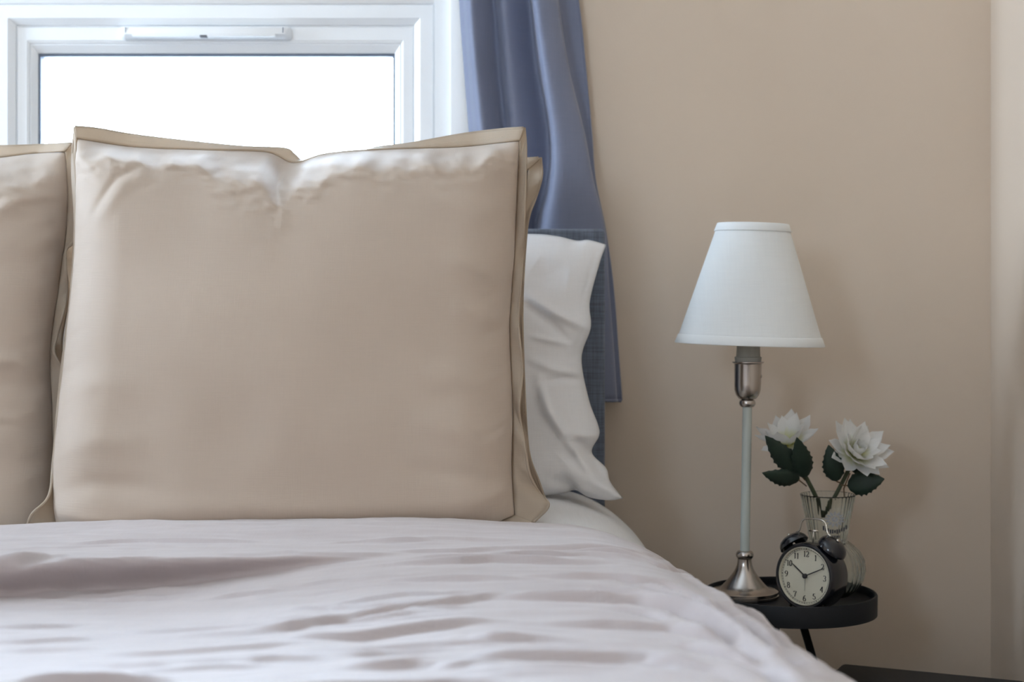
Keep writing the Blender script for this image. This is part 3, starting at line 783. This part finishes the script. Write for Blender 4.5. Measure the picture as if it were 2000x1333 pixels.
# ------------------------------------------------------------------ table lamp
LX, LY = 0.3677, 2.515
lamp = thing('table_lamp', 'slim table lamp with white cone shade and brushed metal base', 'lamp', (LX, LY, TZ))
def mm(py): return ZC+(HY-py)/F*LY-TZ               # height above the tray for an image row at the lamp's depth
def rpx(r): return r/F*LY
tilt = lambda z: (LX+0.0085*(z/0.5), LY)
def lathe_lamp(name, prof, m, parent=None, n=56, openp=False, tl=True, ang=38):
    vs, fs = (lathe_open if openp else lathe)(prof, n)
    vs = [(x+tilt(z)[0], y+LY, z+TZ) for x, y, z in vs]
    return sharp(obj(name, vs, fs, m, parent or lamp), ang)
bp = [(0, 0), (.0530, 0), (.0545, .0015), (.0545, .0045), (.0530, .0055), (.0530, .0062), (.0538, .0070), (.0535, .0100), (.0515, .0112), (.0490, .0118)]
for py, r in [(1157, 56), (1150, 48.5), (1143, 41.5), (1136, 35), (1128, 28.5), (1120, 22.5), (1112, 17.8), (1104, 14.8), (1096, 13.4)]: bp.append((rpx(r), mm(py)))
bp = bp[:10]+[(r, z) for r, z in bp[10:] if z > .0125]+[(rpx(13.5), mm(1092))]
base = lathe_lamp('base', bp+[(0, mm(1092))], M['metal'])
base['label'] = 'brushed metal bell-shaped base'
bead = [(rpx(11), mm(1093)), (rpx(14.5), mm(1091)), (rpx(17), mm(1087)), (rpx(17.4), mm(1084)), (rpx(16.5), mm(1080)), (rpx(14), mm(1077)), (rpx(10), mm(1076))]
lathe_lamp('collar', bead, M['metal'], base)
lathe_lamp('pole', [(rpx(9.2), mm(1079)), (rpx(9.2), mm(792))], M['pole'])
cup = lathe_lamp('socket_cup', [(rpx(8), mm(782)), (rpx(17), mm(779)), (rpx(22.5), mm(772)), (rpx(25.5), mm(762)), (rpx(26), mm(750)), (rpx(26.5), mm(714)), (rpx(27), mm(711)), (rpx(31), mm(708.5)), (rpx(31), mm(707)), (rpx(27), mm(706.5)), (rpx(25), mm(708)), (rpx(24), mm(740)), (0, mm(742))], M['metal'])
lathe_lamp('bead', [(rpx(8), mm(796)), (rpx(13), mm(794.5)), (rpx(15.5), mm(791)), (rpx(16), mm(787)), (rpx(14.5), mm(783)), (rpx(11), mm(781)), (rpx(8), mm(780))], M['metal'], cup)
# switch tab on the socket's right side
vs, fs = tube([(LX+.0195, LY-.006, TZ+mm(735)), (LX+.0270, LY-.006, TZ+mm(735))], .0025, 8); obj('switch', vs, fs, M['metal'], cup)
lathe_lamp('bulb_sleeve', [(rpx(25), mm(709)), (rpx(26.5), mm(698)), (rpx(23.5), mm(697)), (rpx(23), mm(690)), (rpx(21), mm(640)), (rpx(19.5), mm(640)), (rpx(21), mm(706))], M['holder'])
lathe_lamp('bulb', [(0, mm(640)), (rpx(14), mm(638)), (rpx(14), mm(622)), (rpx(24), mm(595)), (rpx(26), mm(575)), (rpx(20), mm(553)), (rpx(9), mm(545)), (0, mm(543))], M['shade_trim'])
# shade, tilted a little to the right
sc_ = (LX+.0085, LY, TZ+mm(673)); hS = mm(438)-mm(673)
rb, rt_ = rpx(143), rpx(68)
tm = Matrix.Translation(sc_) @ Matrix.Rotation(math.radians(1.7), 4, 'Y')
def lathe_shade(name, prof, m, parent):
    vs, fs = lathe_open(prof, 96)
    return obj(name, [tm @ Vector(v) for v in vs], fs, m, parent)
rz = lambda z: rb+(rt_-rb)*z/hS
shade = lathe_shade('lamp_shade', [(rz(z), z) for z in np.linspace(0, hS, 12)], M['shade'], lamp)
md = shade.modifiers.new('thick', 'SOLIDIFY'); md.thickness = 0.0014; md.offset = -1
for z0_, z1_ in ((-.0005, .0135), (hS-.0125, hS+.0005)):
    lathe_shade('trim_band', [(rz(z0_)-.0012, z0_), (rz(z0_)+.0013, z0_), (rz(z0_)+.0018, z0_+.001), (rz(z1_)+.0018, z1_-.001), (rz(z1_)+.0012, z1_), (rz(z1_)-.0014, z1_), (rz(z0_)-.0014, z0_)], M['shade_trim'], shade)
# wire ring and spokes carrying the shade
rg = []
for i in range(33):
    a = 2*math.pi*i/32; rg.append(tm @ Vector((rpx(27)*math.cos(a), rpx(27)*math.sin(a), .004)))
vs, fs = tube(rg, .0011, 6); carrier = obj('shade_carrier', vs, fs, M['chrome'], lamp)
for k in range(3):
    a = 2*math.pi*k/3+.5
    vs, fs = tube([tm @ Vector((rpx(27)*math.cos(a), rpx(27)*math.sin(a), .004)), tm @ Vector((rz(.05)*.99*math.cos(a), rz(.05)*.99*math.sin(a), .05))], .0011, 6)
    obj('spoke', vs, fs, M['chrome'], carrier)

# ------------------------------------------------------------------ alarm clock
CX, CY = 0.4530, 2.408
clk = thing('alarm_clock', 'black twin-bell alarm clock with cream dial showing ten past ten', 'clock', (CX, CY, TZ), (math.radians(-4), 0, math.radians(-42)), world_parts=False)
CR, CZ, CDp = 0.0505, 0.0525, 0.050                 # body radius, centre height, depth
def ylathe(prof, n=72, cx=0, cz=CZ):
    """prof: (radius, y) with y along the clock's depth, negative towards the dial"""
    vs, fs = lathe([(r, y) for r, y in prof], n)
    return [(cx+x, z, cz+y) for x, y, z in vs], [f[::-1] for f in fs]
hd = CDp/2
vs, fs = ylathe([(0, hd), (CR-.006, hd), (CR-.002, hd-.002), (CR, hd-.006), (CR, -hd+.006), (CR-.001, -hd+.002), (CR-.003, -hd), (CR-.0055, -hd+.0005), (CR-.0068, -hd+.004), (CR-.0068, -hd+.0075), (0, -hd+.0075)])
sharp(obj('case', vs, fs, M['blackgloss'], clk), 40)
DY = -hd+.0068; DRr = CR-.0070
vs, fs = ylathe([(0, DY+.0005), (DRr, DY+.0005), (DRr, DY), (0, DY)]); dial = sharp(obj('dial', vs, fs, M['dial'], clk), 40)
vs, fs = ylathe([(DRr+.0002, DY+.0002), (DRr+.0004, -hd+.0016), (DRr-.0006, -hd+.0012), (DRr-.0016, DY-.0002)]); sharp(obj('inner_ring', vs, [f for f in fs if len(f) == 4], M['dial'], clk), 40)
# minute track
bm = bmesh.new()
for r0, r1 in ((DRr*.905, DRr*.915), (DRr*.955, DRr*.965)):
    a_ = [[bm.verts.new((r*math.sin(2*math.pi*i/90), DY-.0002, CZ+r*math.cos(2*math.pi*i/90))) for i in range(90)] for r in (r0, r1)]
    for i in range(90): bm.faces.new((a_[0][i], a_[1][i], a_[1][(i+1) % 90], a_[0][(i+1) % 90]))
for i in range(60):
    a = 2*math.pi*i/60; wd = .00028 if i % 5 else .0006
    s_, c_ = math.sin(a), math.cos(a)
    q = [bm.verts.new((r*s_+k*wd*c_, DY-.0002, CZ+r*c_-k*wd*s_)) for r, k in ((DRr*.91, -1), (DRr*.96, -1), (DRr*.96, 1), (DRr*.91, 1))]
    bm.faces.new(q)
bmo('minute_track', bm, M['ink'], dial)['kind'] = 'stuff'
# numerals: drawn as pen strokes of changing width, with serifs
def arc(cx, cy, rx, ry, a0, a1, n=14): return [(cx+rx*math.cos(math.radians(a0+(a1-a0)*i/n)), cy+ry*math.sin(math.radians(a0+(a1-a0)*i/n))) for i in range(n+1)]
GL = {
 '0': [arc(.3, .5, .24, .46, 90, 450, 28)],
 '1': [[(.3, .04), (.3, .96)], [(.14, .80), (.3, .95)], [(.14, .03), (.46, .03)]],
 '2': [arc(.3, .70, .22, .26, 165, -30, 14)+[(.40, .45), (.08, .06)], [(.06, .05), (.54, .05)], [(.54, .05), (.55, .20)]],
 '3': [arc(.28, .73, .20, .23, 160, -90, 14), arc(.28, .27, .23, .25, 90, -160, 14)],
 '4': [[(.42, .03), (.42, .96)], [(.42, .95), (.04, .30)], [(.03, .29), (.58, .29)], [(.30, .03), (.54, .03)]],
 '5': [[(.12, .95), (.50, .95)], [(.13, .95), (.10, .54)], arc(.28, .31, .24, .27, 130, -155, 16)],
 '6': [arc(.30, .28, .23, .26, 0, 360, 24), [(.07, .30), (.10, .60), (.22, .84), (.48, .96)]],
 '7': [[(.05, .94), (.55, .94)], [(.06, .95), (.05, .78)], [(.55, .94), (.34, .50), (.24, .03)]],
 '8': [arc(.30, .73, .19, .22, 0, 360, 22), arc(.30, .27, .23, .25, 0, 360, 24)],
 '9': [arc(.30, .70, .23, .26, 0, 360, 24), [(.53, .68), (.50, .40), (.38, .15), (.12, .03)]],
}
def glyphs(bm, txt, cx, cz, h, y):
    wch = .62*h*(0.86 if len(txt) > 1 else 1); x0 = cx-wch*len(txt)/2
    for ci, ch in enumerate(txt):
        for pl in GL[ch]:
            pts = [Vector((x0+ci*wch+p[0]*h*(0.9 if len(txt) > 1 else 1), y, cz+(p[1]-.5)*h)) for p in pl]
            A, B = [], []
            for i, p in enumerate(pts):
                t = (pts[min(i+1, len(pts)-1)]-pts[max(i-1, 0)]).normalized()
                wd = h*(0.030+0.055*abs(t.z)**1.5)
                nrm = Vector((-t.z, 0, t.x))
                A.append(bm.verts.new(p+nrm*wd)); B.append(bm.verts.new(p-nrm*wd))
            for i in range(len(pts)-1): bm.faces.new((A[i], A[i+1], B[i+1], B[i]))
for k in range(1, 13):
    a = 2*math.pi*k/12; bm = bmesh.new()
    glyphs(bm, str(k), DRr*.765*math.sin(a), CZ+DRr*.765*math.cos(a), .0090, DY-.0003-.00004*k)
    bmo('numeral', bm, M['ink'], dial)
def hand(name, ang, ln, w0, w1, y, m, tail=.0):
    a = math.radians(ang); s_, c_ = math.sin(a), math.cos(a)
    prof = [(-tail, w0), (ln*.8, w1), (ln, w1*.35)]
    bm = bmesh.new(); up, dn = [], []
    for r, wd in prof:
        up.append((r*s_+wd*c_, r*c_-wd*s_)); dn.append((r*s_-wd*c_, r*c_+wd*s_))
    loop = up+dn[::-1]
    A = [bm.verts.new((x, y, CZ+z)) for x, z in loop]; B = [bm.verts.new((x, y+.0006, CZ+z)) for x, z in loop]
    bm.faces.new(A); bm.faces.new(B[::-1])
    for i in range(len(loop)): bm.faces.new((A[i], B[i], B[(i+1) % len(loop)], A[(i+1) % len(loop)]))
    return bmo(name, bm, m, dial)
hand('alarm_hand', 180, DRr*.52, .0004, .0003, DY-.0012, M['greyhand'])
hand('hour_hand', -54, DRr*.66, .0010, .0009, DY-.0022, M['ink'])
hand('minute_hand', 65, DRr*.86, .0009, .0007, DY-.0032, M['ink'])
vs, fs = ylathe([(0, DY), (.0036, DY), (.0036, DY-.0038), (.002, DY-.0046), (0, DY-.0046)], 24); sharp(obj('hub', vs, fs, M['ink'], dial), 40)
# bells on short posts, leaning outwards
for sg in (-1, 1):
    a = math.radians(37*sg); d_ = Vector((math.sin(a), 0, math.cos(a)))
    mt = Matrix.Translation(Vector((0, 0, CZ))+d_*(CR+.0045)) @ Matrix.Rotation(a, 4, 'Y')
    vs, fs = lathe([(0, .0150), (.006, .0147), (.013, .0130), (.0190, .0095), (.0222, .0050), (.0234, .0005), (.0236, -.0012), (.0228, -.0016), (.0212, .0040), (.014, .0105), (0, .0130)], 40)
    b = sharp(obj('bell', [mt @ Vector(v) for v in vs], fs, M['blackgloss'], clk), 50)
    vs, fs = tube([mt @ Vector((0, 0, -.006)), mt @ Vector((0, 0, .013))], .0022, 8); obj('bell_post', vs, fs, M['chrome'], b)
    vs, fs = lathe([(0, .0185), (.0022, .0180), (.003, .0165), (.003, .015), (0, .015)], 14); obj('bell_nut', [mt @ Vector(v) for v in vs], fs, M['chrome'], b)
hp = [(-.0300, 0, CZ+.0620), (-.0255, 0, CZ+.0650), (-.0230, 0, CZ+.0710), (-.0205, 0, CZ+.0800), (-.0140, 0, CZ+.0845), (0, 0, CZ+.0855), (.0140, 0, CZ+.0845), (.0205, 0, CZ+.0800), (.0230, 0, CZ+.0710), (.0255, 0, CZ+.0650), (.0300, 0, CZ+.0620)]
vs, fs = tube([tuple(q) for q in smooth_path(hp, 6)], .0014, 8); obj('handle', vs, fs, M['chrome'], clk)
vs, fs = tube([(0, 0, CZ+CR-.002), (0, 0, CZ+.0675)], .0009, 8); hm = obj('hammer', vs, fs, M['chrome'], clk)
vs, fs = tube([(-.0075, 0, CZ+.0675), (.0075, 0, CZ+.0675)], .0016, 10); obj('hammer_head', vs, fs, M['chrome'], hm)
for sg in (-1, 1):
    a = math.radians(180-30*sg); r0, r1 = CR-.003, .0603
    vs, fs = tube([(r0*math.sin(a), -.008, CZ+r0*math.cos(a)), (r1*math.sin(a), -.010, .0032)], [.0028, .0020], 10); obj('foot', vs, fs, M['chrome'], clk)
vs, fs = tube([(0, .016, .006), (0, .020, .0028)], [.0028, .0020], 10); obj('foot', vs, fs, M['chrome'], clk)

# ------------------------------------------------------------------ vase and flowers
VX, VY = 0.5035, 2.530
vz = lambda py: ZC+(HY-py)/F*VY
vr = lambda r: r/F*VY
outp = [(.030, 0), (.034, .0012), (vr(58), .012), (vr(68), .026), (vr(72), .0415), (vr(70), .057), (vr(62), .070), (vr(50), .080), (vr(40), .086)]
for py, r in [(1062, 36), (1050, 37), (1020, 42), (990, 48), (968, 52.5), (966, 53)]: outp.append((vr(r), vz(py)-TZ))
inn = [(max(r-.0022, 0), z) for r, z in outp[2:]][::-1]
inn += [(.030, .0065), (0, .005)]
fl = lambda a, z: (0.013*math.cos(36*a)*(1 if z > .004 else 0))
pro = [(0, 0)]+outp+[(vr(51.8), vz(965.4)-TZ)]+inn[1:]
vs, fs = lathe(pro, 216, (VX, VY, TZ), flute=fl)
vase = thing('glass_vase', 'clear ribbed glass vase with a round belly and flared neck', 'vase', (VX, VY, TZ))
obj('vase_body', vs, fs, M['glass'], vase)
# printed emblem on the front of the neck: a rosette over a dark banner
em = []
def on_vase(u, py, off=.0012):
    """point on the vase neck; u in pixels from its middle line"""
    r = np.interp(py, [966, 990, 1020, 1050, 1062], [53, 48, 42, 37, 36])*1.015
    a = math.asin(max(-.95, min(.95, u/r)))
    R = vr(r)+off
    # facing the camera, which sees the vase from its left
    th = -math.pi/2-0.20+a
    return (VX+R*math.cos(th), VY+R*math.sin(th), vz(py))
bm = bmesh.new()
for k in range(13):
    a = 2*math.pi*k/13
    for pl in ([(0, 7), (3.0, 13), (0, 20), (-3.0, 13)], [(-.8, 1), (1.8, 4), (.8, 7), (-1.5, 5)]):
        q = [bm.verts.new(on_vase(13+(x*math.cos(a)+y*math.sin(a)), 1009-(y*math.cos(a)-x*math.sin(a))*.85)) for x, y in pl]
        bm.faces.new(q)
emb = bmo('emblem', bm, M['emblem'], vase); emb['label'] = 'grey printed rosette emblem'
bm = bmesh.new()
def dash(x0, x1, y0, y1):
    bm.faces.new([bm.verts.new(on_vase(13+x, y, .0014)) for x, y in ((x0, y0), (x1, y0), (x1, y1), (x0, y1))])
for k in range(11):
    t0 = -22+k*4.1; y0 = 1029-((k-5)/5)**2*7
    dash(t0, t0+2.9, y0+(k % 2), y0+9-(k % 3))
for k in range(5): dash(-9+k*3.8, -6.4+k*3.8, 1041, 1046)
bmo('emblem_banner', bm, M['emblem_dark'], emb)
bm = bmesh.new()
for r_, y0 in enumerate((1049, 1054, 1059)):
    for k in range(7): dash(-15+k*4.4, -15+k*4.4+2.0+(k*r_ % 3)*.7, y0, y0+2.2)
bmo('emblem_small_print', bm, M['emblem'], emb)

def petal_mesh(L, Wd, cup, curl):
    bm = bmesh.new(); nu_, nv_ = 7, 9; g = []
    for j in range(nv_):
        t = j/(nv_-1); wd = Wd*(math.sin(math.pi*min(1, t*.80+.12))**0.9)*(1 if t < .75 else max(0.03, 1-((t-.75)/.25)**1.6))
        row = []
        for i in range(nu_):
            u = (i/(nu_-1)-.5)*2
            row.append(bm.verts.new((u*wd, t*L, cup*(u*u)*wd/Wd+curl*L*(t**2)-.06*L*math.sin(math.pi*t)+.0006*math.cos(u*9))))
        g.append(row)
    for j in range(nv_-1):
        for i in range(nu_-1): bm.faces.new((g[j][i], g[j][i+1], g[j+1][i+1], g[j+1][i]))
    me = bpy.data.meshes.new('petal'); bm.to_mesh(me); bm.free()
    me.polygons.foreach_set('use_smooth', [True]*len(me.polygons)); me.materials.append(M['petal'])
    return me
pm = [petal_mesh(.052, .0125, .004, .10), petal_mesh(.044, .0112, .005, .16), petal_mesh(.030, .0080, .005, .25)]
def leaf(root, tip, base_, width, side=None, bulge=.006):
    """a serrated leaf from its base to its tip; points are (px, py, depth)"""
    T = Vector(P(*tip)); B = Vector(P(*base_)); d = T-B; L = d.length; d.normalize()
    view = Vector((B.x, B.y, 0)).normalized()
    s_ = d.cross(view).normalized(); nrm = s_.cross(d)
    if side is not None: s_ = (s_*math.cos(side)+nrm*math.sin(side)).normalized(); nrm = s_.cross(d)
    n_ = 22; rows_ = []
    bm = bmesh.new()
    for j in range(n_+1):
        t = j/n_; wd = width*(math.sin(math.pi*t**0.72)**0.85 if 0 < t < 1 else 0)*(1+(.10 if j % 3 == 1 else -.04)*(0 < j < n_))
        row = []
        for k in (-1, -.5, 0, .5, 1):
            p = B+d*(L*t)+s_*(wd*k)-nrm*(bulge*math.sin(math.pi*t)-abs(k)*wd*.28)
            row.append(bm.verts.new(p))
        rows_.append(row)
    for j in range(n_):
        for k in range(4):
            bm.faces.new((rows_[j][k], rows_[j][k+1], rows_[j+1][k+1], rows_[j+1][k]))
    bmesh.ops.remove_doubles(bm, verts=bm.verts, dist=.00005)
    o = bmo('leaf', bm, M['leaf'], root, True)
    md = o.modifiers.new('thick', 'SOLIDIFY'); md.thickness = .0006; md.offset = 0
    return o

def flower(label, centre, axis, stem, rings, leaves, twigs, scale=1.0):
    c = Vector(P(*centre)); ax = Vector(axis).normalized()
    foot = Vector(stem[-1])
    root = thing('artificial_flower', label, 'flower', tuple(foot), group=None)
    sp = smooth_path([tuple(c-ax*.006)]+[tuple(q) for q in stem], 8)
    vs, fs = tube([tuple(q) for q in sp], .0034, 8); obj('stem', vs, fs, M['stem'], root)
    q = ax.to_track_quat('Z', 'Y')
    R0 = Matrix.Translation(c) @ q.to_matrix().to_4x4()
    rnd_ = random.Random(len(label))
    for mi, cnt, elev, off in rings:
        for k in range(cnt):
            a = 2*math.pi*(k+off)/cnt+rnd_.uniform(-.10, .10)
            m_ = R0 @ Matrix.Rotation(a, 4, 'Z') @ Matrix.Translation((0, .003, 0)) @ Matrix.Rotation(math.radians(elev+rnd_.uniform(-7, 7)), 4, 'X') @ Matrix.Rotation(rnd_.uniform(-.2, .2), 4, 'Y') @ Matrix.Scale(scale*rnd_.uniform(.9, 1.06), 4)
            o = bpy.data.objects.new('petal', pm[mi]); C.objects.link(o)
            o.parent = root; o.matrix_parent_inverse = INV[root.name]; o.matrix_basis = m_
    vs, fs = lathe([(0, -.006), (.006, -.004), (.0085, 0), (.0075, .004), (.004, .0065), (0, .007)], 20)
    obj('flower_core', [R0 @ Vector(v) for v in vs], fs, M['core'], root)
    for lf_ in leaves: leaf(root, *lf_)
    for tw in twigs:
        vs, fs = tube([P(*t) for t in tw], .0011, 6); obj('leaf_stalk', vs, fs, M['twig'], root)
    return root
Vp = lambda px, py, Y: P(px, py, Y)
flower('white flower with yellow centre, leaning left behind its dark leaves', (1538, 868, 2.520), (-.22, -.45, .86),
       [Vp(1560, 908, 2.522), Vp(1578, 940, 2.524), Vp(1594, 972, 2.527), Vp(1608, 1010, 2.535)],
       [(0, 10, 20, 0.0), (1, 7, 46, .5)],
       [((1494, 851, 2.452), (1556, 922, 2.490), .0165), ((1556, 854, 2.450), (1573, 934, 2.495), .0165, -.15), ((1488, 924, 2.470), (1562, 938, 2.505), .0150, .25)],
       [[(1560, 938, 2.503), (1575, 950, 2.52)], [(1556, 920, 2.50), (1572, 938, 2.52)]], 1.10)
flower('full white flower facing the room, above the right rim of the vase', (1670, 887, 2.520), (.24, -.62, .50),
       [Vp(1660, 912, 2.530), Vp(1644, 945, 2.532), Vp(1628, 975, 2.535), Vp(1610, 1006, 2.538)],
       [(0, 11, 12, 0.0), (0, 9, 30, .5), (1, 8, 50, .2), (2, 5, 66, .4)],
       [((1618, 869, 2.500), (1634, 941, 2.515), .0165), ((1728, 936, 2.495), (1655, 950, 2.520), .0190, .2), ((1703, 911, 2.520), (1662, 916, 2.525), .0110)],
       [[(1655, 949, 2.52), (1642, 948, 2.53)], [(1660, 925, 2.53), (1648, 955, 2.535), (1649, 970, 2.54)], [(1634, 941, 2.514), (1642, 944, 2.53)]], 1.08)

# ------------------------------------------------------------------ black storage box in the corner
BA, BB = Vector((0.530, 2.556)), Vector((0.800, 2.432))
u_ = (BB-BA).normalized(); v_ = Vector((u_.y, -u_.x))          # along the back edge; towards the room
bx = thing('storage_box', 'black box with rounded lid in the corner by the table', 'box', (float(BA.x), float(BA.y), 0))
def rot_box(name, a0, a1, d0, d1, z0, z1, m, parent, bev):
    bm = bmesh.new(); add_box(bm, a0, a1, d0, d1, z0, z1, bev, 4)
    for v in bm.verts:
        p = BA+u_*v.co.x+v_*v.co.y
        v.co = (p.x, p.y, v.co.z)
    return sharp(bmo(name, bm, m, parent))
zl = ZC-.581
rot_box('body', -.018, .288, 0.012, .25, 0.0, zl-.026, M['blackcloth'], bx, .006)
rot_box('lid', 0, .288, 0, .25, zl-.026, zl, M['blackcloth'], bx, .010)
